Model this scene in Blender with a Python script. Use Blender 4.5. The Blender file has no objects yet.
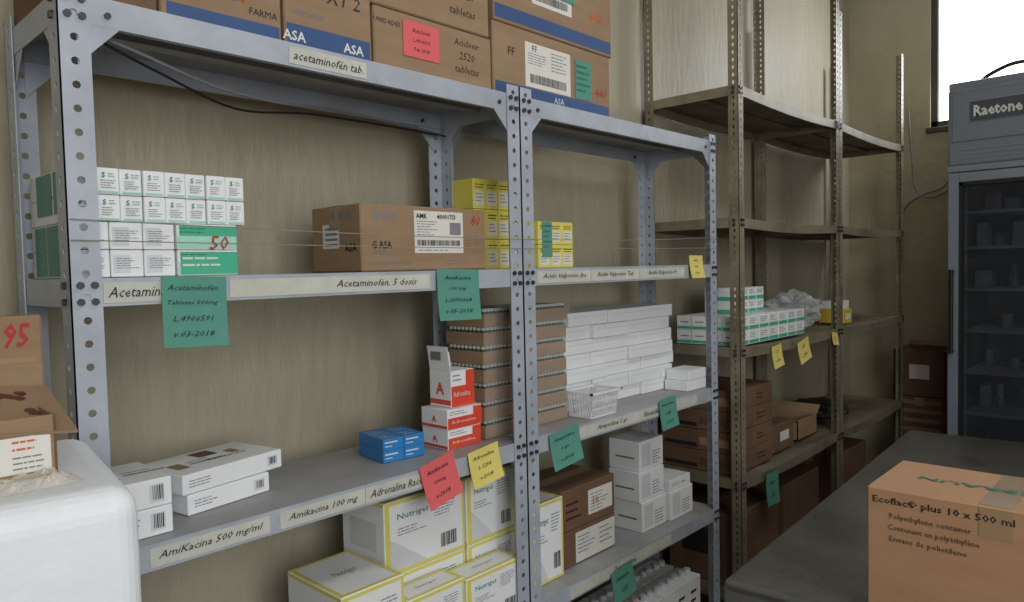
import bpy, bmesh, math, random
from mathutils import Vector, Matrix, noise
random.seed(4)
E=1.4           # eye height; all z below are given relative to the eye level
sc=bpy.context.scene
try: sc.view_settings.view_transform='Standard'
except Exception: pass

# ------------------------------------------------------------ materials
def lin(c):
    return tuple(((x/255)/12.92 if x/255<=0.04045 else ((x/255+0.055)/1.055)**2.4) for x in c)+(1,)
MC={}
def mat(name,rgb,rough=.6,metal=0.0,var=.12,vs=6.0,bump=0.0,bs=60.0,stretch=(1,1,1),rgb2=None,trans=0,alpha=1,emit=0,coat=0):
    if name in MC: return MC[name]
    m=bpy.data.materials.new(name); m.use_nodes=True
    nt=m.node_tree; n=nt.nodes; l=nt.links; p=n['Principled BSDF']
    c=lin(rgb)
    p.inputs['Roughness'].default_value=rough; p.inputs['Metallic'].default_value=metal
    tc=n.new('ShaderNodeTexCoord'); mp=n.new('ShaderNodeMapping'); mp.inputs['Scale'].default_value=stretch
    l.new(tc.outputs['Object'],mp.inputs['Vector'])
    nz=n.new('ShaderNodeTexNoise'); nz.inputs['Scale'].default_value=vs; nz.inputs['Detail'].default_value=6; nz.inputs['Roughness'].default_value=.62
    l.new(mp.outputs['Vector'],nz.inputs['Vector'])
    cr=n.new('ShaderNodeValToRGB'); cr.color_ramp.elements[0].position=.3; cr.color_ramp.elements[1].position=.7
    d=lin(rgb2) if rgb2 else tuple(x*(1-var*1.6) for x in c[:3])+(1,)
    cr.color_ramp.elements[0].color=d; cr.color_ramp.elements[1].color=tuple(min(1,x*(1+var*.4)) for x in c[:3])+(1,)
    l.new(nz.outputs['Fac'],cr.inputs['Fac']); l.new(cr.outputs['Color'],p.inputs['Base Color'])
    if bump:
        n2=n.new('ShaderNodeTexNoise'); n2.inputs['Scale'].default_value=bs; n2.inputs['Detail'].default_value=5
        l.new(mp.outputs['Vector'],n2.inputs['Vector'])
        b=n.new('ShaderNodeBump'); b.inputs['Strength'].default_value=bump; b.inputs['Distance'].default_value=.006
        l.new(n2.outputs['Fac'],b.inputs['Height']); l.new(b.outputs['Normal'],p.inputs['Normal'])
    if trans: p.inputs['Transmission Weight'].default_value=trans
    if alpha<1: p.inputs['Alpha'].default_value=alpha
    if coat: p.inputs['Coat Weight'].default_value=coat
    if emit: p.inputs['Emission Color'].default_value=c; p.inputs['Emission Strength'].default_value=emit
    MC[name]=m; return m
WALL=mat('khaki_plaster',(172,165,145),.55,var=.10,vs=2.2,bump=1.0,bs=30,stretch=(1,1,.30),rgb2=(162,154,132))
WALLF=mat('far_plaster',(174,167,142),.7,var=.1,vs=2,bump=.5,bs=22,rgb2=(158,149,122))
CEIL=mat('ceiling_paint',(206,204,194),.9)
FLOOR=mat('worn_floor',(84,76,68),.7,var=.3,vs=4,bump=.1)
GM=mat('grey_enamel',(176,183,194),.42,.1,var=.10,vs=9,bump=.05,bs=40,rgb2=(156,162,174))
GMU=mat('grey_enamel_dusty',(160,162,167),.5,.05,var=.18,vs=5,rgb2=(138,136,134))
BM=mat('beige_enamel',(144,137,118),.5,.15,var=.25,vs=8,rgb2=(108,98,78))
BMU=mat('beige_enamel_dusty',(128,120,102),.6,.1,var=.3,vs=6,rgb2=(88,78,60))
BOLT=mat('bolt_steel',(78,78,82),.4,.6)
CARD=mat('cardboard',(150,124,98),.85,var=.10,vs=7,bump=.08,bs=120,stretch=(1,1,4),rgb2=(138,112,86))
CARD2=mat('cardboard_dark',(114,87,67),.85,var=.15,vs=7,rgb2=(96,70,52))
CARD3=mat('cardboard_orange',(174,136,104),.8,var=.05,vs=5,bump=.05,bs=160,stretch=(1,1,5),rgb2=(166,126,94))
CARDIN=mat('cardboard_inside',(92,70,54),.9)
TAPE=mat('packing_tape',(160,132,102),.2,coat=.6,var=.05)
WB=mat('white_board',(230,232,235),.5,var=.03,vs=10)
WBG=mat('white_board_grey',(206,210,214),.6,var=.04)  # pale grey of printed panels, thin lines and bottle caps
SEAM=mat('box_seam',(120,120,122),.8)
GRN=mat('box_green',(70,176,142),.45,var=.05)
GRN2=mat('box_palegreen',(158,214,194),.5,var=.05)
TEAL=mat('box_teal',(88,142,130),.5,var=.1)
YEL=mat('box_yellow',(222,211,92),.45,var=.05)
YELD=mat('box_mustard',(214,184,56),.5,var=.05)
RED=mat('box_red',(218,74,52),.45,var=.05)
BLU=mat('box_blue',(44,126,194),.4,var=.05)
NAVY=mat('carton_blue_strip',(48,80,130),.6,var=.08)
TGG=mat('tag_green',(84,146,130),.85,var=.05,vs=20)
TGR=mat('tag_red',(220,98,102),.85,var=.05,vs=20)
TGY=mat('tag_yellow',(220,204,112),.85,var=.05,vs=20)
INK=mat('ink_black',(34,32,38),.7)
INKR=mat('ink_red',(176,44,40),.7)
INKG=mat('ink_green',(40,126,96),.7)
INKGY=mat('ink_grey',(128,128,132),.7)
INKO=mat('ink_orange',(206,96,44),.7)
LAB=mat('paper_label',(216,214,208),.7,var=.04)
STRIP=mat('paper_strip',(198,198,188),.7,var=.12,vs=14)
BLACK=mat('black_rubber',(20,20,22),.6)
COOL=mat('white_foam',(230,234,240),.6,var=.04,vs=14,bump=.12,bs=160)
FRG=mat('fridge_grey',(120,127,138),.45,.1,var=.06)
FRGL=mat('fridge_trim',(138,147,158),.35,.3,var=.06)
FRGD=mat('fridge_inside',(38,40,45),.7)
FRGR=mat('fridge_rack',(84,90,98),.5,.3)
FRGI=mat('fridge_goods',(78,82,88),.7,var=.4,vs=10)
GLASS=mat('fridge_glass',(58,63,70),.06,var=0,alpha=.40)
FILM=mat('plastic_film',(220,226,230),.12,var=0,alpha=.32,bump=.6,bs=30)
STEEL=mat('worn_steel',(112,111,106),.26,.5,var=.25,vs=5,bump=.04,bs=30,rgb2=(84,82,76))
WIREW=mat('white_plastic',(226,228,230),.4,var=.02)
CORD=mat('thin_cord',(150,146,132),.7)
VGL=mat('vial_cap',(206,212,206),.3,.4,var=.1)
VGD=mat('vial_body',(70,76,64),.2,var=.1)
WFR=mat('window_frame',(70,66,56),.6)

# ------------------------------------------------------------ builder
class B:
    def __init__(s): s.v=[];s.f=[];s.m=[];s.mats=[]
    def mi(s,m):
        if m not in s.mats: s.mats.append(m)
        return s.mats.index(m)
    def add(s,vs,fs,m):
        o=len(s.v); k=s.mi(m); s.v+= [tuple(v) for v in vs]
        for f in fs: s.f.append([i+o for i in f]); s.m.append(k)
    def box(s,x0,x1,y0,y1,z0,z1,m,bev=0.0,M=None):
        bm=bmesh.new(); bmesh.ops.create_cube(bm,size=1)
        for v in bm.verts: v.co=Vector(((x0+x1)/2+v.co.x*(x1-x0),(y0+y1)/2+v.co.y*(y1-y0),(z0+z1)/2+v.co.z*(z1-z0)))
        if bev: bmesh.ops.bevel(bm,geom=bm.edges[:],offset=bev,segments=6 if bev>.02 else (3 if bev>.01 else (2 if bev>.004 else 1)),affect='EDGES',profile=.5)
        if M:
            for v in bm.verts: v.co=M@v.co
        bm.verts.index_update()
        s.add([v.co[:] for v in bm.verts],[[v.index for v in f.verts] for f in bm.faces],m); bm.free()
    def quad(s,a,b,c,d,m): s.add([a,b,c,d],[[0,1,2,3]],m)
    def tri_plate(s,a,b,c,nrm,t,m):
        n=Vector(nrm)*t; A=[Vector(a),Vector(b),Vector(c)]
        vs=A+[x+n for x in A]; s.add([v[:] for v in vs],[[0,1,2],[5,4,3],[0,3,4,1],[1,4,5,2],[2,5,3,0]],m)
    def cyl(s,p0,p1,r,m,seg=8,r1=None):
        p0=Vector(p0);p1=Vector(p1);d=(p1-p0).normalized(); r1=r if r1 is None else r1
        u=d.orthogonal().normalized();w=d.cross(u); vs=[]
        for p,rr in((p0,r),(p1,r1)):
            for i in range(seg):
                a=2*math.pi*i/seg; vs.append((p+u*math.cos(a)*rr+w*math.sin(a)*rr)[:])
        fs=[[i,(i+1)%seg,seg+(i+1)%seg,seg+i] for i in range(seg)]+[list(range(seg))[::-1],list(range(seg,2*seg))]
        s.add(vs,fs,m)
    def tube(s,pts,r,m,seg=6):
        P=[Vector(p) for p in pts]
        Q=[]
        for i in range(len(P)-1):
            a=P[max(i-1,0)];b=P[i];c=P[i+1];d=P[min(i+2,len(P)-1)]
            for k in range(6):
                t=k/6; Q.append(.5*((2*b)+(-a+c)*t+(2*a-5*b+4*c-d)*t*t+(-a+3*b-3*c+d)*t**3))
        Q.append(P[-1]); vs=[];fs=[]
        for i,q in enumerate(Q):
            d=(Q[min(i+1,len(Q)-1)]-Q[max(i-1,0)]).normalized(); u=d.cross(Vector((.13,.21,.97))).normalized(); w=d.cross(u)
            for k in range(seg):
                a=2*math.pi*k/seg; vs.append((q+(u*math.cos(a)+w*math.sin(a))*r)[:])
        for i in range(len(Q)-1):
            for k in range(seg): fs.append([i*seg+k,i*seg+(k+1)%seg,(i+1)*seg+(k+1)%seg,(i+1)*seg+k])
        s.add(vs,fs,m)
    def text(s,t,o,h,m,face='F',w=None,rot=0.0,shear=0.0,bold=0.0,flip=False):
        c=bpy.data.curves.new('t','FONT'); c.body=t; c.size=1; c.resolution_u=1; c.shear=shear; c.offset=bold
        ob=bpy.data.objects.new('t',c); sc.collection.objects.link(ob)
        dg=bpy.context.evaluated_depsgraph_get(); me=ob.evaluated_get(dg).to_mesh()
        vs=[v.co.copy() for v in me.vertices]; fs=[list(p.vertices) for p in me.polygons]
        ob.evaluated_get(dg).to_mesh_clear(); bpy.data.objects.remove(ob); bpy.data.curves.remove(c)
        if not vs: return
        x0=min(v.x for v in vs);x1=max(v.x for v in vs);y0=min(v.y for v in vs);y1=max(v.y for v in vs)
        sx=(w/(x1-x0)) if w else h/.7; sy=h/max(y1-y0,.7) if (y1-y0)>.9 else h/.7
        if h and w: sy=h/max(y1-y0,.5)
        X,Y={'F':((1,0,0),(0,0,1)),'L':((0,-1,0),(0,0,1)),'T':((1,0,0),(0,1,0)),'TL':((0,-1,0),(1,0,0)),'TLf':((0,1,0),(-1,0,0))}[face]
        X=Vector(X);Y=Vector(Y);N=X.cross(Y); o=Vector(o)+N*.0009
        ca,sa=math.cos(rot),math.sin(rot); out=[]
        for v in vs:
            a=(v.x-(x0+x1)/2)*sx; b=(v.y-(y0+y1)/2)*sy
            if flip:a,b=-a,-b
            out.append((o+X*(a*ca-b*sa)+Y*(a*sa+b*ca))[:])
        s.add(out,fs,m)
    def pF(s,x0,x1,z0,z1,y,m,e=.0005): y-=e; s.quad((x0,y,z0),(x1,y,z0),(x1,y,z1),(x0,y,z1),m)
    def pL(s,y0,y1,z0,z1,x,m,e=.0005): x-=e; s.quad((x,y1,z0),(x,y0,z0),(x,y0,z1),(x,y1,z1),m)
    def pT(s,x0,x1,y0,y1,z,m,e=.0005): z+=e; s.quad((x0,y0,z),(x1,y0,z),(x1,y1,z),(x0,y1,z),m)
    def lines(s,x0,x1,z0,z1,y,m,n,seed=0):
        r=random.Random(seed); h=(z1-z0)/n
        for i in range(n):
            x=x0; xe=x0+(x1-x0)*r.uniform(.6,1)
            while x<xe:
                w=min(r.uniform(.08,.3)*(x1-x0),xe-x); s.pF(x,x+w,z1-h*(i+.58),z1-h*(i+.28),y,m,.0009); x+=w+.035*(x1-x0)
    def finish(s,name,rot=0,smooth=False,parent=None,pivot=None):
        xs=[v[0] for v in s.v];ys=[v[1] for v in s.v];zs=[v[2] for v in s.v]
        c=pivot or ((min(xs)+max(xs))/2,(min(ys)+max(ys))/2,min(zs))
        me=bpy.data.meshes.new(name); me.from_pydata([(v[0]-c[0],v[1]-c[1],v[2]-c[2]) for v in s.v],[],s.f)
        for m in s.mats: me.materials.append(m)
        me.polygons.foreach_set('material_index',s.m); me.update()
        if smooth: me.polygons.foreach_set('use_smooth',[True]*len(me.polygons))
        ob=bpy.data.objects.new(name,me); sc.collection.objects.link(ob)
        ob.location=(c[0],c[1],c[2]+E); ob.rotation_euler=(0,0,rot); return ob

# ------------------------------------------------------------ room
XW0,XW1,YW0,YW1,ZF,ZC=-1.0,4.8,-2.4,1.58,-E,1.75
def slab(name,a,m):
    b=B(); b.box(*a,m); return b.finish(name)
slab('floor',(XW0-.1,XW1+.1,YW0-.1,YW1+.1,ZF-.1,ZF),FLOOR)
slab('ceiling',(XW0-.1,XW1+.1,YW0-.1,YW1+.1,ZC,ZC+.1),CEIL)
slab('wall_back',(XW0-.1,XW1+.1,YW1,YW1+.12,ZF,ZC),WALL)
slab('wall_front',(XW0-.1,XW1+.1,YW0-.12,YW0,ZF,ZC),WALLF)
slab('wall_left',(XW0-.12,XW0,YW0,YW1,ZF,ZC),WALLF)
wy0,wy1,wz0,wz1=.1,1.13,.765,1.6
b=B()
b.box(XW1,XW1+.14,YW0,YW1,ZF,wz0,WALLF); b.box(XW1,XW1+.14,YW0,YW1,wz1,ZC,WALLF)
b.box(XW1,XW1+.14,wy1,YW1,wz0,wz1,WALLF); b.box(XW1,XW1+.14,YW0,wy0,wz0,wz1,WALLF)
b.finish('wall_right')
b=B(); f=.035
for a in((wy0,wy0+f,wz0,wz1),(wy1-f,wy1,wz0,wz1),(wy0,wy1,wz0,wz0+f),(wy0,wy1,wz1-f,wz1),(.6,.6+.03,wz0,wz1)):
    b.box(XW1+.02,XW1+.06,a[0],a[1],a[2],a[3],WFR)
b.box(XW1-.015,XW1+.01,wy0-.02,wy1+.02,wz0-.03,wz0,WFR,.003)
b.finish('window_1')

# ------------------------------------------------------------ perforated posts / shelving
def strip(b,o,wd,w,z0,z1,pitch,r,m,t,nrm,cols=1,hw=None):
    o=Vector((o[0],o[1],0)); wd=Vector((wd[0],wd[1],0)); n=int(round((z1-z0)/pitch)); ph=(z1-z0)/n; cw=w/cols
    N=Vector((nrm[0],nrm[1],0))
    for layer in(0,1):
        oo=o-N*t*layer
        for i in range(n):
            for c in range(cols):
                cx=c*cw+cw/2; cz=z0+ph*(i+.5); hx=cw/2; hz=ph/2; rz=hw or r
                vs=[];
                for (a,bb) in((-1,-1),(0,-1),(1,-1),(1,0),(1,1),(0,1),(-1,1),(-1,0)):
                    vs.append((oo+wd*(cx+a*hx)+Vector((0,0,cz+bb*hz)))[:])
                for (a,bb) in((-.71,-.71),(0,-1),(.71,-.71),(1,0),(.71,.71),(0,1),(-.71,.71),(-1,0)):
                    vs.append((oo+wd*(cx+a*r)+Vector((0,0,cz+bb*rz)))[:])
                fs=[[k,(k+1)%8,8+(k+1)%8,8+k] for k in range(8)]
                if layer==0:
                    base=len(vs)
                    vs+=[(Vector(vs[8+k])-N*t)[:] for k in range(8)]
                    b.add(vs,fs+[[8+k,8+(k+1)%8,base+(k+1)%8,base+k] for k in range(8)],m)
                else: b.add(vs,fs,m)
    for e in(0,w):
        p=o+wd*e
        b.quad((p.x,p.y,z0),((p-N*t).x,(p-N*t).y,z0),((p-N*t).x,(p-N*t).y,z1),(p.x,p.y,z1),m)
def unit(name,x0,x1,y0,y1,shelves,ztop,m,mu,w,pitch,r,lip,bevel_g=.07,cols=1,hw=None,sag=0):
    b=B()
    for xi,sx in((x0,1),(x1,-1)):
        for yi,sy in((y0,1),(y1,-1)):
            strip(b,(xi,yi),(sx,0),w,ZF,ztop,pitch,r,m,.002,(0,-sy),cols,hw)
            strip(b,(xi,yi),(0,sy),w,ZF,ztop,pitch,r,m,.002,(-sx,0),cols,hw)
    g=.003
    for k,z in enumerate(shelves):
        X0,X1,Y0,Y1=x0+g,x1-g,y0+g,y1-g
        N=8
        for i in range(N):
            xa=X0+(X1-X0)*i/N; xb=X0+(X1-X0)*(i+1)/N
            sa=-sag*math.sin(math.pi*i/N); sb=-sag*math.sin(math.pi*(i+1)/N)
            for dz in(0,-.0015):
                b.quad((xa,Y0,z+dz+sa),(xb,Y0,z+dz+sb),(xb,Y1,z+dz+sb),(xa,Y1,z+dz+sa),mu)
            for yy,s in((Y0,1),(Y1,-1)):
                for d in(0,.0015):
                    b.quad((xa,yy+s*d,z-lip+sa),(xb,yy+s*d,z-lip+sb),(xb,yy+s*d,z+sb),(xa,yy+s*d,z+sa),m)
                b.quad((xa,yy,z-lip+sa),(xb,yy,z-lip+sb),(xb,yy+s*.012,z-lip+sb),(xa,yy+s*.012,z-lip+sa),m)
        for xx,s in((X0,1),(X1,-1)):
            b.box(min(xx,xx+s*.0015),max(xx,xx+s*.0015),Y0,Y1,z-lip,z,m)
        b.box(X0+.01,X1-.01,(Y0+Y1)/2-.015,(Y0+Y1)/2+.015,z-.018,z-.004,mu)
        for xi,sx in((x0,1),(x1,-1)):
            for zz in(z-.01,z-lip+.008):
                for fx in(.3,.75):
                    b.cyl((xi+sx*w*fx,y0-.005,zz),(xi+sx*w*fx,y0+.002,zz),.0055,BOLT,6)
                b.cyl((xi-sx*.005,y0+w*.5,zz),(xi+sx*.002,y0+w*.5,zz),.0055,BOLT,6)
        if bevel_g and k in(0,):
            G=bevel_g
            for xi,sx in((x0,1),(x1,-1)):
                for yy in(y0+.0035,y1-.006):
                    b.tri_plate((xi+sx*w*.6,yy,z-.012),(xi+sx*(w+G),yy,z-.012),(xi+sx*w*.6,yy,z-.012-G-.02),(0,1,0),.002,m)
                    b.cyl((xi+sx*(w+G*.35),yy-.005,z-lip*.6),(xi+sx*(w+G*.35),yy,z-lip*.6),.005,BOLT,6)
                for ya,s in((y0+w*.5,1),(y1-w*.5,-1)):
                    xx=xi+sx*.004
                    b.tri_plate((xx,ya,z-.012),(xx,ya+s*(G+.02),z-.012),(xx,ya,z-.03-G),(sx,0,0),.002,m)
    return b.finish(name)
Y0=1.17
GS=[.41,0.0,-.414,-.826,-1.24]
XA,XB_,XC=.328,1.29,2.262
unit('steel_shelving_unit',XA,XB_,Y0,Y0+.283,GS,.43,GM,GMU,.042,.034,.0058,.042)
unit('steel_shelving_unit',XB_+.0015,XC,Y0,Y0+.283,GS,.43,GM,GMU,.042,.034,.0058,.042)
BS=[.63,.165,-.30,-.78,-1.2]
unit('slotted_angle_shelving_unit',2.43,3.427,Y0,1.552,BS,1.30,BM,BMU,.038,.026,.004,.035,0,1,.0075,.012)
unit('slotted_angle_shelving_unit',3.4285,4.42,Y0,1.552,BS,1.12,BM,BMU,.038,.026,.004,.035,0,1,.0075,.012)

# ------------------------------------------------------------ paper strips + handwriting on shelf lips
def lip_label(t,x0,x1,zs,name='shelf_label',m=INK):
    b=B(); y=Y0+.0018
    b.box(x0,x1,y,y+.001,zs-.037,zs-.007,STRIP)
    if t:
        L=min((x1-x0)*.9,len(t)*.0092)
        b.text(t,((x0+x1)/2,y,zs-.0215),.0155,m,'F',w=L,shear=.35,bold=.004,rot=-.005)
    b.finish(name)
for t,a,c,z in[('acetaminofén tab.',.69,.855,.41),('Acetamina',.372,.466,0),('',.565,.735,0),('Acetaminofén, 5 dosis',.735,1.0,0),
    ('Acido Valproico Jbe',1.345,1.56,0),('Acido Valproico Tab',1.562,1.79,0),('Acido Valproico Fr',1.795,2.05,0),
    ('AmiKacina 500 mg/ml',.42,.62,-.414),('Amikacina 100 mg',.64,.82,-.414),('Adrenalina Racem',.822,.99,-.414),
    ('Ampicilina 1 gr.',1.50,1.80,-.414),('Amoxicilina',1.80,1.90,-.414),('',1.97,2.12,-.414),('Dexametasona',1.45,1.95,-.826)]:
    lip_label(t,a,c,z)

def tag(x0,x1,z0,z1,m,txt,rot=0.0,y=None,ink=INK):
    b=B(); y=(Y0-.0045) if y is None else y
    n=6
    for i in range(n):
        za=z0+(z1-z0)*i/n; zb=z0+(z1-z0)*(i+1)/n
        ca=-.010*((n-i)/n)**2; cb=-.010*((n-i-1)/n)**2
        b.quad((x0,y+ca,za),(x1,y+ca,za),(x1,y+cb,zb),(x0,y+cb,zb),m)
        b.quad((x1,y+ca+.0006,za),(x0,y+ca+.0006,za),(x0,y+cb+.0006,zb),(x1,y+cb+.0006,zb),m)
    L=txt.split('\n'); h=(z1-z0)/(len(L)+.6)
    for i,t in enumerate(L):
        if t:
            zc=z1-h*(i+.75); b.text(t,((x0+x1)/2-.004,y-.0105*((z1-zc)/(z1-z0))**2-.0012,zc),h*.36,ink,'F',w=(x1-x0)*min(.78,.07*len(t)),shear=.3)
    ob=b.finish('hanging_tag'); ob.rotation_euler=(0,rot,0); return ob
tag(.449,.552,-.112,.0,TGG,'Acetaminofén\nTabletas 500mg\nL.4906591\nv.03-2018',.04)
tag(1.012,1.135,-.108,.002,TGG,'AmiKacina\n100 mg\nL.SH9666A\nv.05-2018',.03)
tag(2.07,2.155,-.042,.03,TGY,'Acido\nValp\n2018',0)
tag(.972,1.068,-.492,-.396,TGR,'Amikacina\n500mg\nv.2018',-.22)
tag(1.10,1.196,-.482,-.40,TGY,'Adrenalina\nL.1254\nv.2018',-.12)
tag(1.378,1.497,-.503,-.41,TGG,'Ampicilina\n1 gr\nv.2018',-.1)
tag(1.885,1.982,-.495,-.402,TGG,'Ampicilina\nL.88\nv.2018',-.05)
tag(1.63,1.735,-.935,-.845,TGG,'Dexameta\nL.22',-.1)
tag(2.69,2.78,-.40,-.315,TGY,'L.22\nv.2018',-.1)
tag(2.945,3.06,-.405,-.315,TGY,'L.45\nv.2018',-.2)
tag(3.31,3.38,-.37,-.315,TGY,'L.4',.1)
tag(2.62,2.73,-.92,-.80,TGG,'Bolsas\n2018',.05)

# ------------------------------------------------------------ cartons
def carton(name,x0,x1,y0,y1,z0,z1,deco=None,m=CARD,rot=0,open_=False,bev=.003,fl=(28,55),fs=1.0):
    b=B()
    if not open_:
        b.box(x0,x1,y0,y1,z0,z1,m,bev)
        cy=(y0+y1)/2
        b.pT(x0+.003,x1-.003,cy-.0015,cy+.0015,z1,CARDIN,.0003)
        b.pT(x0+.003,x1-.003,cy-.022,cy+.022,z1,TAPE,.0006)
        b.pL(cy-.022,cy+.022,z1-.05,z1-.003,x0,TAPE,.0006)
    else:
        t=.004
        b.box(x0,x1,y0,y1,z0,z0+t,m); b.box(x0,x1,y0,y0+t,z0,z1,m); b.box(x0,x1,y1-t,y1,z0,z1,m)
        b.box(x0,x0+t,y0,y1,z0,z1,m); b.box(x1-t,x1,y0,y1,z0,z1,m); b.box(x0+t,x1-t,y0+t,y1-t,z0+t,z0+(z1-z0)*.55,CARDIN)
        L=(y1-y0)*.48*fs
        M=Matrix.Translation(Vector((0,y0,z1)))@Matrix.Rotation(math.radians(-fl[0]+180),4,'X'); b.box(x0,x1,-L,0,0,t,m,M=M)
        M=Matrix.Translation(Vector((0,y1,z1)))@Matrix.Rotation(math.radians(180+fl[1]),4,'X'); b.box(x0,x1,0,L,0,t,m,M=M)
        M=Matrix.Translation(Vector((x1,0,z1)))@Matrix.Rotation(math.radians(-40),4,'Y'); b.box(0,L*.6,y0,y1,-t,0,m,M=M)
    if deco: deco(b)
    return b.finish(name,rot)
def barcode(b,x0,x1,z0,z1,y,seed=1):
    r=random.Random(seed); x=x0
    while x<x1:
        w=r.choice([.0008,.0012,.002]); b.pF(x,min(x+w,x1),z0,z1,y,INK,.0012); x+=w+r.choice([.0009,.0014,.002])
def label(b,x0,x1,z0,z1,y,seed=3):
    b.pF(x0,x1,z0,z1,y,LAB,.0006)
    w=x1-x0;h=z1-z0
    b.lines(x0+.06*w,x0+.5*w,z0+.5*h,z1-.22*h,y,INKGY,5,seed); barcode(b,x0+.1*w,x0+.9*w,z0+.1*h,z0+.3*h,y,seed)
    b.lines(x0+.56*w,x0+.93*w,z0+.45*h,z1-.08*h,y,INKGY,6,seed+1); b.text('FF',(x0+.2*w,y-.0003,z1-.12*h),h*.14,INK)
def d_t1(b):
    b.pF(.50,.70,.415,.447,1.22,NAVY); b.text('2520',(.60,1.22,.49),.03,INKR); b.text('FARMA',(.67,1.22,.465),.012,INK)
carton('cardboard_carton',.335,.482,1.21,1.42,.412,.60,None,CARD2)
carton('cardboard_carton',.490,.705,1.22,1.44,.412,.66,d_t1)
def d_t2(b):
    b.pF(.715,.90,.418,.462,1.22,NAVY); b.text('ASA',(.86,1.2195,.44),.018,LAB,bold=.02); b.text('ASA',(.73,1.2195,.44),.018,LAB,bold=.02)
    b.text('UNIDADES',(.76,1.22,.485),.010,INKGY); b.text('XT 2',(.84,1.22,.53),.026,INK,shear=.2)
carton('cardboard_carton',.711,.905,1.22,1.44,.412,.66,d_t2)
def d_t3(b):
    b.pF(.985,1.085,.455,.53,1.22,TGR,.002); b.text('Aciclovir',(1.035,1.218,.512),.010,INK,shear=.2); b.text('L.4906591',(1.035,1.218,.492),.008,INK); b.text('Feb 2018',(1.035,1.218,.473),.008,INK)
    b.text('Aciclovir',(1.17,1.22,.515),.015,INK,shear=.2); b.text('2520',(1.17,1.22,.486),.017,INK,shear=.2); b.text('tabletas',(1.17,1.22,.456),.017,INK,shear=.2)
    b.text('UNIDADES',(.945,1.22,.515),.010,INK)
carton('cardboard_carton',.911,1.25,1.22,1.43,.412,.543,d_t3)
def d_t3b(b):
    b.text('2520',(1.17,1.22,.625),.020,INK,shear=.2); b.text('tabletas',(1.16,1.22,.585),.018,INK,shear=.2); b.text('FARMA',(.98,1.22,.60),.018,INKGY)
carton('cardboard_carton',.905,1.245,1.22,1.43,.545,.72,d_t3b)
def d_t4(b):
    b.pF(1.262,1.722,.418,.452,1.22,NAVY); label(b,1.37,1.55,.455,.565,1.22,5)
    b.pF(1.57,1.64,.455,.56,1.22,TGG,.0018); b.lines(1.575,1.635,.47,.55,1.2175,INKG,5,9)
    b.text('ASA',(1.50,1.2192,.435),.016,LAB); b.text('FF',(1.32,1.22,.53),.02,INK); b.text('440',(1.685,1.22,.485),.026,INKR,shear=.2)
carton('cardboard_carton',1.256,1.73,1.22,1.43,.412,.592,d_t4)
def d_t4b(b):
    b.pF(1.265,1.735,.602,.635,1.22,NAVY); label(b,1.40,1.56,.665,.765,1.22,6); b.pF(1.49,1.57,.70,.77,1.218,TGG,.0018)
    b.text('440',(1.67,1.22,.69),.030,INKO,shear=.2)
carton('cardboard_carton',1.262,1.742,1.22,1.43,.594,.80,d_t4b)

# ------------------------------------------------------------ shelf 2
b=B()
n=8; w=(.612-.345)/n
for i in range(n):
    x0=.345+i*w
    for j in(0,1):
        z0=.086+j*.041; z1=z0+.040; b.box(x0+.0006,x0+w-.0006,1.202+.002*((i*7+j*3)%3),1.42,z0,z1,WB,.001)
        y=1.2018
        b.text('S',(x0+.010,y,z1-.011),.008,INKG,bold=.02); b.lines(x0+.016,x0+w-.005,z1-.015,z1-.007,y,GRN,2,i)
        b.lines(x0+.006,x0+w-.006,z0+.008,z1-.018,y,INKGY,4,i+j); b.pF(x0+.003,x0+w-.003,z0+.002,z0+.005,y,GRN2)
for r in(0,1):
    for i in range(3):
        x0=.345+i*.0487; z0=.001+r*.0425; b.box(x0+.0006,x0+.048,1.204,1.42,z0,z0+.0415,WB,.0012)
        b.pF(x0+.004,x0+.028,z0+.006,z0+.034,1.204,WBG); b.lines(x0+.008,x0+.042,z0+.012,z0+.030,1.204,INKGY,5,i+r)
    z0=.001+r*.0425; b.box(.493,.594,1.200,1.42,z0,z0+.0415,WB,.0012); b.pF(.494,.593,z0+.002,z0+.022,1.200,GRN2)
    b.lines(.498,.56,z0+.025,z0+.037,1.2,INKG,2,3)
b.pF(.497,.593,.003,.040,1.2,GRN,.0007); b.lines(.50,.57,.012,.034,1.1996,LAB,2,5); b.pF(.497,.593,.066,.083,1.2,GRN,.0007)
b.text('50',(.562,1.199,.055),.024,INKR,shear=.2,w=.034,bold=.01)
for y in(1.21,1.275,1.34): b.pL(y,y+.06,.004,.083,.3456,TEAL,.0008)
for y in(1.21,1.30): b.pL(y,y+.08,.10,.165,.3456,TEAL,.0010)
b.finish('green_white_medicine_box_stack')
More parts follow.
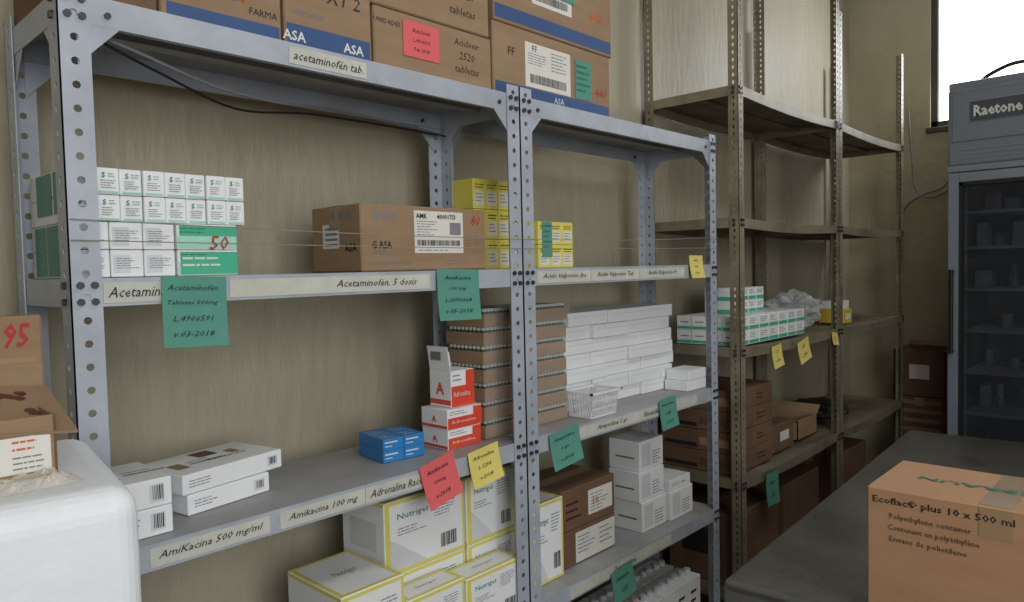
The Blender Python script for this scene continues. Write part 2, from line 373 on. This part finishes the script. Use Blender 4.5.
def d_amk(b):
    y=1.2
    b.pF(.985,1.125,.038,.128,y,LAB,.0006); b.text('AMK',(1.005,1.1992,.117),.010,INK,bold=.02); b.text('400017/3',(1.075,1.1992,.117),.010,INK,bold=.02)
    b.lines(.992,1.05,.074,.108,y,INKGY,6,2); b.pF(1.085,1.118,.078,.105,y,INKGY,.0009); barcode(b,.992,1.115,.054,.066,y,3); b.lines(.995,1.115,.041,.047,y,INKGY,1,4)
    for xx in(1.138,1.163): b.lines(xx,xx+.014,.05,.08,y,INKGY,4,6)
    b.text('80',(1.165,y,.112),.022,INKR,shear=.2,w=.03)
    b.text('G ASA',(.90,y,.055),.016,INK,w=.05,bold=.02); b.lines(.88,.93,.035,.045,y,INKGY,2,1)
    for i in range(3): b.pF(.885+i*.02,.897+i*.02,.105,.122,y,INKGY)
    b.text('FARMACIA HUMANA',(.92,y,.018),.008,INKGY); b.lines(1.08,1.15,.012,.026,y,INKGY,2,7)
    b.pL(1.275,1.335,.05,.10,.85,LAB)
    for k in range(4): b.pL(1.28,1.325,.055+k*.011,.060+k*.011,.85,INKGY,.0009)
    for k in range(3): b.pL(1.23+k*.03,1.245+k*.03,.11,.125,.85,INKGY,.0009)
    b.text('ASA',(.85,1.235,.05),.016,INK,'L',bold=.02)
carton('cardboard_carton',.85,1.198,1.2,1.377,0.001,.137,d_amk)
b=B()
def ybox(b,x0,x1,y0,y1,z0,z1):
    b.box(x0,x1,y0,y1,z0,z1,YEL,.001); h=z1-z0;w=x1-x0
    b.pF(x0+w*.12,x1-w*.12,z0+h*.12,z0+h*.6,y0,LAB); b.lines(x0+w*.2,x1-w*.2,z0+h*.2,z0+h*.55,y0,INKGY,3,int(x0*100)); b.lines(x0+w*.15,x1-w*.12,z0+h*.66,z0+h*.85,y0,INK,2,2)
for r in range(3):
    for c in range(4): ybox(b,1.290+c*.045,1.290+c*.045+.044,1.335,1.42,.001+r*.0775,.001+r*.0775+.0765)
b.finish('yellow_medicine_box_stack')
b=B()
for r in range(2):
    for c in range(3): ybox(b,1.475+c*.050,1.475+c*.050+.049,1.28,1.42,.001+r*.063,.001+r*.063+.062)
b.box(1.49,1.530,1.277,1.279,.03,.125,TGG); b.lines(1.495,1.525,.05,.12,1.277,INKG,5,2)
b.finish('yellow_medicine_box_stack')

# ------------------------------------------------------------ shelf 3
Z3=-.413
def wbox(b,x0,x1,y0,y1,z0,z1,seed=0,deco=True):
    b.box(x0,x1,y0,y1,z0,z1,WB,.0015)
    if deco:
        b.pF(x1-.035,x1-.012,z0+.008,z1-.008,y0,WBG); barcode(b,x1-.03,x1-.014,z0+.012,z1-.010,y0,seed)
        b.lines(x0+.012,x0+.06,z0+.010,z1-.010,y0,INKGY,3,seed)
        b.pT(x0+.02,x0+.045,y0+.04,y0+.08,z1,CARD); b.pT(x0+.055,x0+.12,y0+.055,y0+.062,z1,INKGY); b.pT(x0+.055,x0+.10,y0+.072,y0+.076,z1,INKGY)
b=B()
for k in range(2): wbox(b,.362,.470,1.205,1.345,Z3+k*.046,Z3+k*.046+.045,k)
b.finish('white_medicine_box_stack')
b=B(); wbox(b,.503,.672,1.27,1.41,Z3,Z3+.036,4); b.finish('white_medicine_box',.17)
b=B(); wbox(b,.492,.705,1.275,1.415,Z3+.037,Z3+.072,5)
b.text('Amikacina',(.62,1.33,Z3+.0725),.014,INK,'T')
b.pT(.585,.625,1.36,1.40,Z3+.072,CARD2); b.pT(.64,.66,1.34,1.37,Z3+.072,CARD); b.finish('white_medicine_box',.2)
b=B()
for r in(0,1):
    for i in range(2):
        for j in range(2):
            x0=.945+i*.053;y0=1.262+j*.055;z0=Z3+r*.026; b.box(x0,x0+.052,y0,y0+.054,z0,z0+.0255,BLU,.001)
            if j==0: b.pF(x0+.004,x0+.036,z0+.016,z0+.019,y0,LAB); b.pF(x0+.004,x0+.022,z0+.008,z0+.010,y0,WBG)
            if r: b.pT(x0+.006,x0+.036,y0+.013,y0+.017,z0+.0255,LAB); b.pT(x0+.006,x0+.026,y0+.03,y0+.033,z0+.0255,LAB)
b.finish('blue_medicine_box_stack',-.12)
b=B()
def rbox(b,x0,x1,y0,y1,z0,z1):
    h=z1-z0; b.box(x0,x1,y0,y1,z0,z1,WB,.001); b.pF(x0+.001,x1-.001,z0+.001,z0+h*.58,y0,RED)
    b.pF(x1-.028,x1-.001,z0+h*.3,z1-.001,y0,RED,.0006)
    b.text('Adrenalina',((x0+x1)/2-.005,y0-.0006,z0+h*.36),h*.15,LAB,w=(x1-x0)*.7); b.lines(x0+.006,x1-.035,z0+h*.68,z0+h*.92,y0,INKGY,2,1)
    b.pL(y0+.001,y1-.001,z0+h*.06,z0+h*.2,x0,RED); b.text('A',(x0,(y0+y1)/2,z0+h*.5),h*.32,RED,'L',bold=.03)
rbox(b,1.100,1.205,1.24,1.33,Z3,Z3+.046); rbox(b,1.098,1.207,1.238,1.33,Z3+.047,Z3+.093)
b.finish('red_white_medicine_box_stack')
b=B(); z0=Z3+.094; rbox(b,1.122,1.197,1.25,1.325,z0,z0+.085)
M=Matrix.Translation(Vector((1.122,0,z0+.085)))@Matrix.Rotation(math.radians(-8),4,'Y'); b.box(0,.0015,1.252,1.323,0,.058,WB,M=M)
b.pL(1.275,1.31,z0+.11,z0+.13,1.115,SEAM)
M=Matrix.Translation(Vector((0,1.325,z0+.085)))@Matrix.Rotation(math.radians(-10),4,'X'); b.box(1.125,1.19,-.0015,0,0,.035,WB,M=M)
b.finish('open_red_white_medicine_box')
b=B(); L=7; h=.0455; ty0,ty1=1.25,1.385
for k in range(L):
    z0=Z3+k*h; dx=random.uniform(-.004,.004); x0=1.232+dx;x1=1.550+dx
    b.box(x0,x1,ty0,ty1,z0,z0+h*.70,CARD,.001)
    n=25
    for i in range(n):
        xx=x0+.008+(x1-x0-.016)*i/(n-1)
        b.cyl((xx,ty0+.008,z0+h*.70),(xx,ty0+.008,z0+h*.82),.0050,VGD,6); b.cyl((xx,ty0+.008,z0+h*.82),(xx,ty0+.008,z0+h*.98),.0055,VGL,6)
    for j in range(1,9):
        yy=ty0+.008+.0140*j
        b.cyl((x0+.008,yy,z0+h*.70),(x0+.008,yy,z0+h*.82),.0055,VGD,6); b.cyl((x0+.008,yy,z0+h*.82),(x0+.008,yy,z0+h*.98),.006,VGL,6)
    b.box(x0+.02,x1-.02,ty0+.022,ty1-.01,z0+h*.70,z0+h*.98,VGD)
    b.lines(x0+.05,x0+.09,z0+.006,z0+.022,ty0,INKGY,2,k); b.lines(x1-.10,x1-.05,z0+.006,z0+.022,ty0,INKGY,2,k+9)
b.finish('glass_vial_tray_stack')
b=B()
def P(i,j):
    r=random.Random(i*31+j); return (1.226+(1.556-1.226)*i/24,1.243-.003*r.random(),Z3+.01+(.30)*j/12)
for i in range(24):
    for j in range(12):
        b.quad(P(i,j),P(i+1,j),P(i+1,j+1),P(i,j+1),mat('wrap_film',(225,230,235),.1,var=0,alpha=.10))
b.finish('plastic_wrap')
b=B(); h=.0405
ext=[(1.60,2.18),(1.605,2.17),(1.60,2.20),(1.61,2.18),(1.60,2.19),(1.615,2.17),(1.62,2.185)]
for k,(a,c) in enumerate(ext):
    nb=3; w=(c-a)/nb; off=(k%2)*.07
    for i in range(nb+(1 if off else 0)):
        xa=max(a,a+i*w-off); xb=min(c,a+(i+1)*w-off)
        if xb-xa<.03: continue
        y=1.30+random.uniform(-.012,.006); b.box(xa,xb-.003,y,1.43,Z3+k*h,Z3+k*h+h-.001,WB,.0012)
        b.pF(xa+.004,xb-.008,Z3+k*h+h*.62,Z3+k*h+h*.66,y,WBG)
for k in range(2):
    b.box(2.11+k*.01,2.235,1.20,1.285,Z3+k*.034,Z3+k*.034+.033,WB,.0012)
b.finish('plain_white_box_stack')
b=B(); x0,x1,y0,y1,z0,z1=1.575,1.69,1.190,1.262,Z3,Z3+.07
for z in(z0,z0+.023,z0+.046,z1-.004):
    o=.010*(z-z0)/.07
    b.box(x0-o,x1+o,y0-o,y0-o+.002,z,z+.003,WIREW); b.box(x0-o,x1+o,y1+o-.002,y1+o,z,z+.003,WIREW)
    b.box(x0-o,x0-o+.002,y0-o,y1+o,z,z+.003,WIREW); b.box(x1+o-.002,x1+o,y0-o,y1+o,z,z+.003,WIREW)
for i in range(18):
    xx=x0+(x1-x0)*i/17
    for yy,s in((y0,-1),(y1,1)): b.cyl((xx,yy,z0),(xx,yy+s*.01,z1),.0013,WIREW,4)
for i in range(9):
    yy=y0+(y1-y0)*i/8
    for xx,s in((x0,-1),(x1,1)): b.cyl((xx,yy,z0),(xx+s*.01,yy,z1),.0013,WIREW,4)
    b.box(x0,x1,yy-.001,yy+.001,z0,z0+.002,WIREW)
b.box(x0-.014,x1+.014,y0-.014,y0-.008,z1-.004,z1+.002,WIREW); b.box(x0-.014,x1+.014,y1+.008,y1+.014,z1-.004,z1+.002,WIREW)
b.box(x0-.014,x0-.008,y0-.014,y1+.014,z1-.004,z1+.002,WIREW); b.box(x1+.008,x1+.014,y0-.014,y1+.014,z1-.004,z1+.002,WIREW)
b.finish('white_plastic_basket')

# ------------------------------------------------------------ shelf 4
Z4=-.825
def jbox(x0,x1,y0,y1,z0,z1):
    b=B(); b.box(x0,x1,y0,y1,z0,z1,WB,.002); h=z1-z0;w=x1-x0
    b.pF(x0+.002,x1-.002,z1-.009,z1-.002,y0,YEL); b.pF(x0+.002,x1-.002,z0+.002,z0+.009,y0,YEL)
    b.pF(x0+.002,x0+.014,z0+.002,z1-.002,y0,YEL,.0004); b.pF(x1-.008,x1-.002,z0+.002,z1-.002,y0,YEL,.0004)
    b.add([(x0+.014,y0-.0007,z0+.010),(x0+w*.5,y0-.0007,z0+.010),(x0+.014,y0-.0007,z0+h*.5)],[[0,1,2]],WBG)
    b.text('Nutriget',(x0+w*.34,y0-.0004,z0+h*.76),h*.11,INKG,w=w*.38); b.lines(x0+w*.15,x0+w*.5,z0+h*.5,z0+h*.62,y0,INKGY,3,3)
    b.lines(x0+w*.6,x0+w*.9,z0+h*.6,z0+h*.84,y0,INKGY,6,5); barcode(b,x0+w*.68,x0+w*.88,z0+h*.14,z0+h*.34,y0,7)
    b.pL(y0+.002,y1-.002,z1-.009,z1-.002,x0,YEL); b.pL(y0+.002,y1-.002,z0+.002,z0+.009,x0,YEL); b.pL(y0+.03,y1-.03,z0+h*.3,z0+h*.7,x0,WBG)
    b.pT(x0+.002,x1-.002,y0+.002,y0+.011,z1,YEL); b.pT(x0+.002,x1-.002,y1-.011,y1-.002,z1,YEL); b.pT(x0+.002,x0+.011,y0+.011,y1-.011,z1,YEL); b.pT(x1-.011,x1-.002,y0+.011,y1-.011,z1,YEL)
    b.text('Nutriget',((x0+x1)/2,(y0+y1)/2,z1),(y1-y0)*.14,INKGY,'T',w=w*.35)
    return b.finish('yellow_white_carton')
hj=.163
for x0,x1 in((.93,1.165),(1.172,1.345)):
    jbox(x0,x1,1.262,1.42,Z4,Z4+hj-.001); jbox(x0,x1,1.262,1.42,Z4+hj,Z4+2*hj)
jbox(.768,.920,1.185,1.385,Z4,Z4+.200)
jbox(.925,1.085,1.18,1.255,Z4,Z4+.140); jbox(1.09,1.27,1.18,1.255,Z4,Z4+.130)
jbox(1.36,1.49,1.225,1.40,Z4,Z4+.215)
def d_b1(b):
    b.pF(1.62,1.735,-.70,-.63,1.24,LAB,.0006); b.lines(1.63,1.72,-.695,-.64,1.24,INKGY,6,3); b.text('10',(1.655,1.239,-.665),.022,INKR)
    b.lines(1.52,1.60,-.70,-.64,1.24,INK,3,8)
def d_b2(b):
    b.pF(1.56,1.745,-.82,-.735,1.24,LAB,.0006); b.lines(1.57,1.65,-.80,-.745,1.24,INKGY,5,3); b.lines(1.67,1.735,-.80,-.745,1.24,INKGY,4,4)
carton('cardboard_carton',1.505,1.75,1.24,1.43,Z4,Z4+.10,d_b2,CARD2)
carton('cardboard_carton',1.50,1.75,1.24,1.43,Z4+.101,Z4+.217,d_b1,CARD2)
b=B()
for (x0,x1,y0,z) in((1.88,2.02,1.23,0),(2.03,2.17,1.22,0),(1.875,2.015,1.235,1),(1.885,2.02,1.24,2),(2.035,2.165,1.225,1)):
    zz=Z4+z*.094; hh=.093 if not(z==1 and x0>2) else .035
    b.box(x0,x1,y0,y0+.115,zz,zz+hh,WB,.0015); b.pF(x0+.012,x0+.06,zz+.012,zz+hh-.01,y0,WBG); b.lines(x0+.07,x1-.015,zz+.01,zz+hh*.6,y0,INKGY,5 if hh>.05 else 1,z)
    b.pL(y0+.02,y0+.09,zz+hh*.4,zz+hh*.46,x0,SEAM)
b.finish('white_medicine_box_stack')
b=B()
for i in range(9):
    for j in range(2):
        x0=1.50+i*.078; b.box(x0,x0+.074,1.21+j*.10,1.30+j*.10,-1.239,-1.05,WB,.0015); b.lines(x0+.01,x0+.06,-1.2,-1.08,1.21,INKGY,4,i)
        b.cyl((x0+.02,1.25+j*.1,-1.05),(x0+.02,1.25+j*.1,-1.035),.012,WBG,8);b.cyl((x0+.055,1.25+j*.1,-1.05),(x0+.055,1.25+j*.1,-1.035),.012,WBG,8)
b.finish('white_bottle_carton_row')
carton('cardboard_carton',.40,.85,1.19,1.44,-1.239,-.95,None,CARD)
carton('cardboard_carton',.88,1.27,1.19,1.44,-1.239,-.98,None,CARD2)

# ------------------------------------------------------------ beige shelving contents
b=B(); z0=-.299
for r in(0,1):
    for i in range(7):
        x0=2.475+i*.088; b.box(x0,x0+.086,1.20,1.45,z0+r*.053,z0+r*.053+.052,WB,.001)
        b.pF(x0+.002,x0+.084,z0+r*.053+.003,z0+r*.053+.016,1.20,GRN); b.lines(x0+.01,x0+.07,z0+r*.053+.022,z0+r*.053+.045,1.2,INKGY,3,i)
    for j in range(4):
        y=1.203+j*.062; b.pL(y,y+.058,z0+r*.053+.003,z0+r*.053+.014,2.475,GRN); b.pL(y+.01,y+.045,z0+r*.053+.028,z0+r*.053+.032,2.475,INKGY); b.pL(y+.059,y+.0605,z0+r*.053,z0+r*.053+.052,2.475,SEAM,.0007)
b.finish('green_white_medicine_box_stack')
b=B()
for r in(0,1):
    for i in range(3):
        x0=2.64+i*.07; z=z0+.107+r*.05; b.box(x0,x0+.068,1.27,1.42,z,z+.049,WB,.001); b.pF(x0+.002,x0+.066,z+.003,z+.016,1.27,GRN); b.lines(x0+.01,x0+.06,z+.024,z+.042,1.27,INKGY,2,i)
    b.pL(1.275,1.415,z,z+.014,2.64,GRN)
b.finish('green_white_medicine_box_stack')
def blob(name,x0,x1,y0,y1,z0,z1,m,seed,amp=.25):
    bm=bmesh.new(); bmesh.ops.create_icosphere(bm,subdivisions=4,radius=1)
    vs=[]
    for v in bm.verts:
        c=v.co; q=1+amp*noise.noise(c*2.2+Vector((seed,0,0)))+amp*.6*abs(noise.noise(c*5+Vector((0,seed,0))))
        p=Vector((c.x*q,c.y*q,c.z*q))
        vs.append(((x0+x1)/2+p.x*(x1-x0)/2.3,(y0+y1)/2+p.y*(y1-y0)/2.3,max(z0,(z0+z1)/2+p.z*(z1-z0)/2.2)))
    bm.verts.index_update(); b=B(); b.add(vs,[[v.index for v in f.verts] for f in bm.faces],m); bm.free(); return b.finish(name)
blob('clear_plastic_bag',3.15,3.40,1.20,1.45,-.298,-.14,FILM,3,.6)
b=B(); b.box(3.63,3.74,1.22,1.34,-.298,-.23,YELD,.002); b.box(3.64,3.73,1.23,1.33,-.229,-.19,WB,.002); b.pF(3.65,3.72,-.28,-.25,1.22,LAB); b.finish('yellow_medicine_box_stack')
b=B()
for k in range(4):
    for i in range(2):
        x0=2.475+i*.17; z=-.779+k*.078; b.box(x0,x0+.165,1.22,1.53,z,z+.076,CARD2,.002); b.pL(1.24,1.36,z+.02,z+.05,x0,CARD if k%2 else CARDIN); b.pL(1.37,1.51,z+.01,z+.025,x0,INK) if i==0 else None; b.lines(x0+.02,x0+.10,z+.02,z+.05,1.22,INK,2,k)
b.finish('brown_medicine_carton_stack')
carton('cardboard_carton',2.84,3.07,1.24,1.44,-.779,-.665,lambda b:(b.pF(2.93,3.02,-.74,-.70,1.24,LAB)),CARD2)
carton('open_cardboard_carton',3.14,3.36,1.25,1.47,-.779,-.69,None,CARD,open_=True,fl=(20,60),fs=.8)
carton('cardboard_carton',2.48,2.86,1.22,1.50,-1.199,-.93,lambda b:(b.pL(1.28,1.44,-1.1,-1.0,2.48,INK)),CARD2)
carton('cardboard_carton',2.92,3.30,1.22,1.50,-1.199,-.92,None,CARD2)
carton('cardboard_carton',3.55,3.95,1.22,1.50,-1.199,-.92,None,CARD2)
blob('dark_plastic_bag',3.50,3.85,1.22,1.5,-.779,-.68,mat('dark_bag',(40,38,36),.5,var=.1,bump=.5,bs=12),7)
carton('cardboard_carton',4.46,4.76,.97,1.23,-E,-.98,None,CARD2)
carton('cardboard_carton',4.46,4.76,.97,1.23,-.979,-.76,lambda b:[b.pL(.99,1.21,-.95+k*.05,-.93+k*.05,4.46,CARD) for k in range(4)],CARD2)
carton('open_cardboard_carton',4.46,4.76,.97,1.23,-.759,-.50,lambda b:(b.pL(1.05,1.15,-.66,-.58,4.46,LAB)),CARD2,open_=True,fl=(20,60),fs=.5)

# ------------------------------------------------------------ refrigerator
FX=4.0; fy1=.865; fy0=.12
b=B()
b.box(FX+.02,4.72,fy1-.05,fy1,-E+.08,.83,FRG,.004); b.box(FX+.02,4.72,fy0,fy0+.05,-E+.08,.83,FRG,.004)
b.box(4.67,4.72,fy0+.05,fy1-.05,-E+.08,.80,FRGD); b.box(FX+.02,4.67,fy0+.05,fy1-.05,-E+.08,-E+.34,FRG)
b.box(FX+.01,4.70,fy0+.0,fy1-.0,.80,.835,FRG,.006)
b.box(FX-.015,4.67,fy0+.002,fy1-.002,.44,.80,FRG,.012)
b.box(FX-.020,FX-.014,fy0+.02,fy1-.02,.55,.78,FRG,.004)
b.box(FX-.024,FX-.018,.545,.775,.635,.735,FRGL,.003); b.box(FX-.026,FX-.0235,.55,.770,.64,.73,mat('badge_dark',(70,76,86),.5),.001)
b.text('Raetone',(FX-.0265,.66,.685),.052,LAB,'L',bold=.03,w=.19)
for z in(.47,.49,.51): b.box(FX-.019,FX-.014,fy0+.05,fy1-.05,z,z+.005,FRGL)
b.box(FX-.02,FX+.02,fy0,fy1,.41,.44,FRGL,.003)
for yy in(fy0+.05,fy1-.052): b.box(FX+.03,4.66,yy,yy+.002,-E+.34,.44,FRGD)
b.box(FX+.10,FX+.13,fy1-.060,fy1-.052,-.9,.38,FRGR); b.box(FX+.10,FX+.13,fy0+.052,fy0+.06,-.9,.38,FRGR)
for z in(-.75,-.55,-.35,-.15,.05,.22):
    for q in range(12): b.box(FX+.07+q*.045,FX+.075+q*.045,fy0+.053,fy1-.053,z,z+.005,FRGR)
    b.box(FX+.06,FX+.07,fy0+.053,fy1-.053,z-.006,z+.008,FRGR)
    r=random.Random(int(z*100)); y=fy0+.08
    while y<fy1-.12:
        w=r.uniform(.04,.08); h=r.uniform(.05,.12); x=FX+.20+r.uniform(0,.12)
        b.cyl((x+w/2,y+w/2,z+.006),(x+w/2,y+w/2,z+.006+h),w*.42,FRGI,10) if r.random()<.5 else b.box(x,x+.12,y,y+w,z+.006,z+.006+h,FRGI,.003)
        y+=w+r.choice([.015,.06])
b.finish('display_refrigerator')
b=B()
a0,a1,z0_,z1_=fy0+.006,fy1-.006,-E+.30,.405; t=.045
b.box(FX-.03,FX+.015,a0,a0+t,z0_,z1_,FRGL,.004); b.box(FX-.03,FX+.015,a1-t,a1,z0_,z1_,FRGL,.004)
b.box(FX-.03,FX+.015,a0+t,a1-t,z1_-t,z1_,FRGL,.004); b.box(FX-.03,FX+.015,a0+t,a1-t,z0_,z0_+t,FRGL,.004)
for q in((a0+t,a0+t+.015,z0_+t,z1_-t),(a1-t-.015,a1-t,z0_+t,z1_-t),(a0+t,a1-t,z1_-t-.015,z1_-t),(a0+t,a1-t,z0_+t,z0_+t+.015)): b.box(FX-.022,FX+.01,*q,BLACK)
b.quad((FX-.01,a1-t,z0_+t),(FX-.01,a0+t,z0_+t),(FX-.01,a0+t,z1_-t),(FX-.01,a1-t,z1_-t),GLASS)
b.cyl((FX-.06,a1-.022,-.45),(FX-.06,a1-.022,-.05),.010,BLACK,10)
for z in(-.44,-.06): b.cyl((FX-.06,a1-.022,z),(FX-.03,a1-.022,z),.008,BLACK,8)
b.finish('refrigerator_glass_door')
b=B(); b.tube([(4.15,.76,.846),(4.12,.72,.87),(4.1,.62,.90),(4.12,.52,.895),(4.2,.42,.87),(4.3,.36,.846)],.009,BLACK); b.finish('coiled_power_cable')
b=B(); b.tube([(4.78,1.30,-.2),(4.775,1.29,.1),(4.775,1.26,.30),(4.77,1.16,.38),(4.77,1.05,.42),(4.77,.98,.56)],.006,INKGY); b.tube([(4.78,1.24,.9),(4.78,1.22,.6),(4.78,1.20,.42),(4.78,1.12,.36),(4.78,1.02,.40)],.005,INKGY); b.finish('wall_cable')

# ------------------------------------------------------------ counter + carton
b=B(); L=1.56
b.box(0,L,-.95,0,-.025,0,STEEL,.006); b.box(0,.002,-.95,0,-.06,-.01,STEEL); b.box(0,L,-.002,0,-.06,-.01,STEEL)
for xx in(.04,L-.08):
    for yy in(-.91,-.08): b.box(xx,xx+.04,yy,yy+.04,-.80,-.025,STEEL,.003)
b.box(.06,L-.06,-.90,-.06,-.62,-.60,STEEL,.003)
ob=b.finish('steel_work_table',math.radians(3),pivot=(0,0,0)); ob.location=(1.262,.645,E-.60)
def d_eco(b):
    f=1.298
    b.text('Ecoflac® plus 10 x 500 ml',(f,.290,-.401),.0155,INK,'L',w=.200,bold=.012)
    b.text('Polyethylene container',(f,.305,-.426),.0120,CARDIN,'L',w=.118,bold=.005); b.text('Contenant en polyéthylène',(f,.301,-.445),.0120,CARDIN,'L',w=.132,bold=.005); b.text('Envase de polietileno',(f,.308,-.464),.0120,CARDIN,'L',w=.112,bold=.005)
    b.text('B|BRAUN',(1.40,.255,-.3795),.026,INKG,'TL',w=.18,bold=.02,flip=True)
carton('cardboard_box',1.298,1.505,.03,.400,-.599,-.38,d_eco,CARD3)

# ------------------------------------------------------------ foreground coolers and cartons
def cooler(z0,z1,name='foam_cooler'):
    b=B(); b.box(-.55,0,0,.335,z0,z1-.24,COOL,.014); b.box(-.553,.003,-.003,.338,z1-.238,z1,COOL,.030)
    b.box(-.42,-.30,-.008,.004,z1-.30,z1-.27,COOL,.002)
    ob=b.finish(name,-math.radians(8.7),pivot=(0,0,z0),smooth=False); ob.location=(.280,.806,z0+E); return ob
cooler(-.80,-.218); cooler(-E,-.802)
b=B(); t=.003; x0,x1,y0,y1,z0,z1=.0,.242,.93,1.07,-.217,-.150
b.box(x0,x1,y0,y0+t,z0,z1,CARD); b.box(x0,x1,y1-t,y1,z0,z1,CARD); b.box(x0,x0+t,y0,y1,z0,z1,CARD); b.box(x1-t,x1,y0,y1,z0,z1,CARD); b.box(x0,x1,y0,y1,z0,z0+t,CARDIN)
b.pF(.12,.236,-.210,-.170,y0,LAB,.0006); b.lines(.20,.232,-.188,-.172,y0,INKO,2,3); b.lines(.20,.232,-.208,-.190,y0,INKGY,3,5)
M=Matrix.Translation(Vector((0,y0,z1)))@Matrix.Rotation(math.radians(14),4,'X')@Matrix.Rotation(math.radians(6),4,'Y'); b.box(x0,x1+.022,-.006,.140,.004,.004+t,CARD,M=M)
for q in range(26):
    r=random.Random(q); px=r.uniform(.15,.235); py=r.uniform(.05,.12); v=[]
    for k in range(8):
        a=k*math.pi/4; v.append((M@Vector((px+.008*math.cos(a)*r.uniform(.5,1),py+.009*math.sin(a)*r.uniform(.5,1),.004+t+.0006+q*.00003)))[:])
    b.add(v,[list(range(8))],mat('print_maroon',(104,50,40),.7))
b.finish('printed_open_carton',-.05)
def d_c2(b):
    b.text('95',(.242,1.085,-.070),.032,INKR,shear=.2,w=.028,bold=.02)
    b.pF(.10,.262,-.105,-.098,1.085,TAPE)
carton('cardboard_carton',0,.270,1.085,1.135,-.217,-.045,d_c2,CARD)
b=B(); nx,ny=40,14
def PP(i,j):
    x=.06+.19*i/nx; y=.868+.052*j/ny; e=min(i,nx-i,j*2,(ny-j)*2)/4
    return (x,y,-.2168+min(1,e)*(.003+.012*abs(noise.noise(Vector((x*30,y*40,3))))+.008*abs(noise.noise(Vector((x*110,y*110,1))))))
for i in range(nx):
    for j in range(ny): b.quad(PP(i,j),PP(i+1,j),PP(i+1,j+1),PP(i,j+1),mat('sleeve_film',(222,214,200),.18,var=0,alpha=.4))
b.finish('crumpled_plastic_sleeve')

# ------------------------------------------------------------ cords & cable
b=B()
b.tube([(.33,1.164,.055),(.8,1.163,.05),(1.3,1.163,.048),(1.8,1.163,.05),(2.26,1.164,.055)],.0009,CORD,4)
b.tube([(.33,1.164,.085),(.8,1.163,.074),(1.3,1.163,.07),(1.8,1.163,.075),(2.26,1.164,.09)],.0009,CORD,4)
b.finish('retaining_cord')
b=B()
b.tube([(.38,1.19,.36),(.45,1.22,.355),(.60,1.27,.335),(.75,1.31,.335),(.9,1.36,.352),(1.1,1.40,.355),(1.27,1.42,.35)],.003,INKGY)
b.tube([(.38,1.19,.355),(.5,1.25,.335),(.66,1.31,.31),(.85,1.36,.335),(1.1,1.40,.345),(1.27,1.41,.345)],.0022,BLACK)
b.finish('hanging_cable')

# ------------------------------------------------------------ lights
def area(name,loc,target,size,power,col,sy=None):
    l=bpy.data.lights.new(name,'AREA'); l.energy=power; l.color=col; l.size=size; l.shape='RECTANGLE'; l.size_y=sy or size
    o=bpy.data.objects.new(name,l); sc.collection.objects.link(o); o.location=loc
    o.rotation_euler=(Vector(target)-Vector(loc)).to_track_quat('-Z','Y').to_euler(); return o
area('daylight_behind_camera',(-.2,-2.0,E+.5),(1.1,1.4,E-.15),1.9,68,(.97,.99,1),1.7)  # large soft daylight from behind the camera, source unseen, no doorway built
area('overhead_area_light',(1.6,-.1,E+1.65),(1.8,.5,0),1.4,13,(1,.99,.95),.3)  # weak area light under the ceiling, unseen, no lamp fixture built
area('window_daylight',(4.72,.6,E+1.15),(2.5,.8,E+.2),.9,14,(.95,.98,1),.7)
w=bpy.data.worlds.new('world'); sc.world=w; w.use_nodes=True
bg=w.node_tree.nodes['Background']; bg.inputs[0].default_value=(.9,.95,1,1); bg.inputs[1].default_value=4.0

# ------------------------------------------------------------ camera (fitted)
f,th,pt,r=727.96,.7525,.044,-.0225
F=Vector((math.cos(th),math.sin(th),0));R=Vector((math.sin(th),-math.cos(th),0));Z=Vector((0,0,1))
f3=F*math.cos(pt)-Z*math.sin(pt);U=F*math.sin(pt)+Z*math.cos(pt)
ex=R*math.cos(r)+U*math.sin(r);ey=-R*math.sin(r)+U*math.cos(r)
cd=bpy.data.cameras.new('camera'); cd.sensor_width=36; cd.lens=f/1024*36; cd.clip_start=.02
co=bpy.data.objects.new('camera',cd); sc.collection.objects.link(co)
m=Matrix((ex,ey,-f3)).transposed().to_4x4(); m.translation=(0,0,E); co.matrix_world=m
sc.camera=co
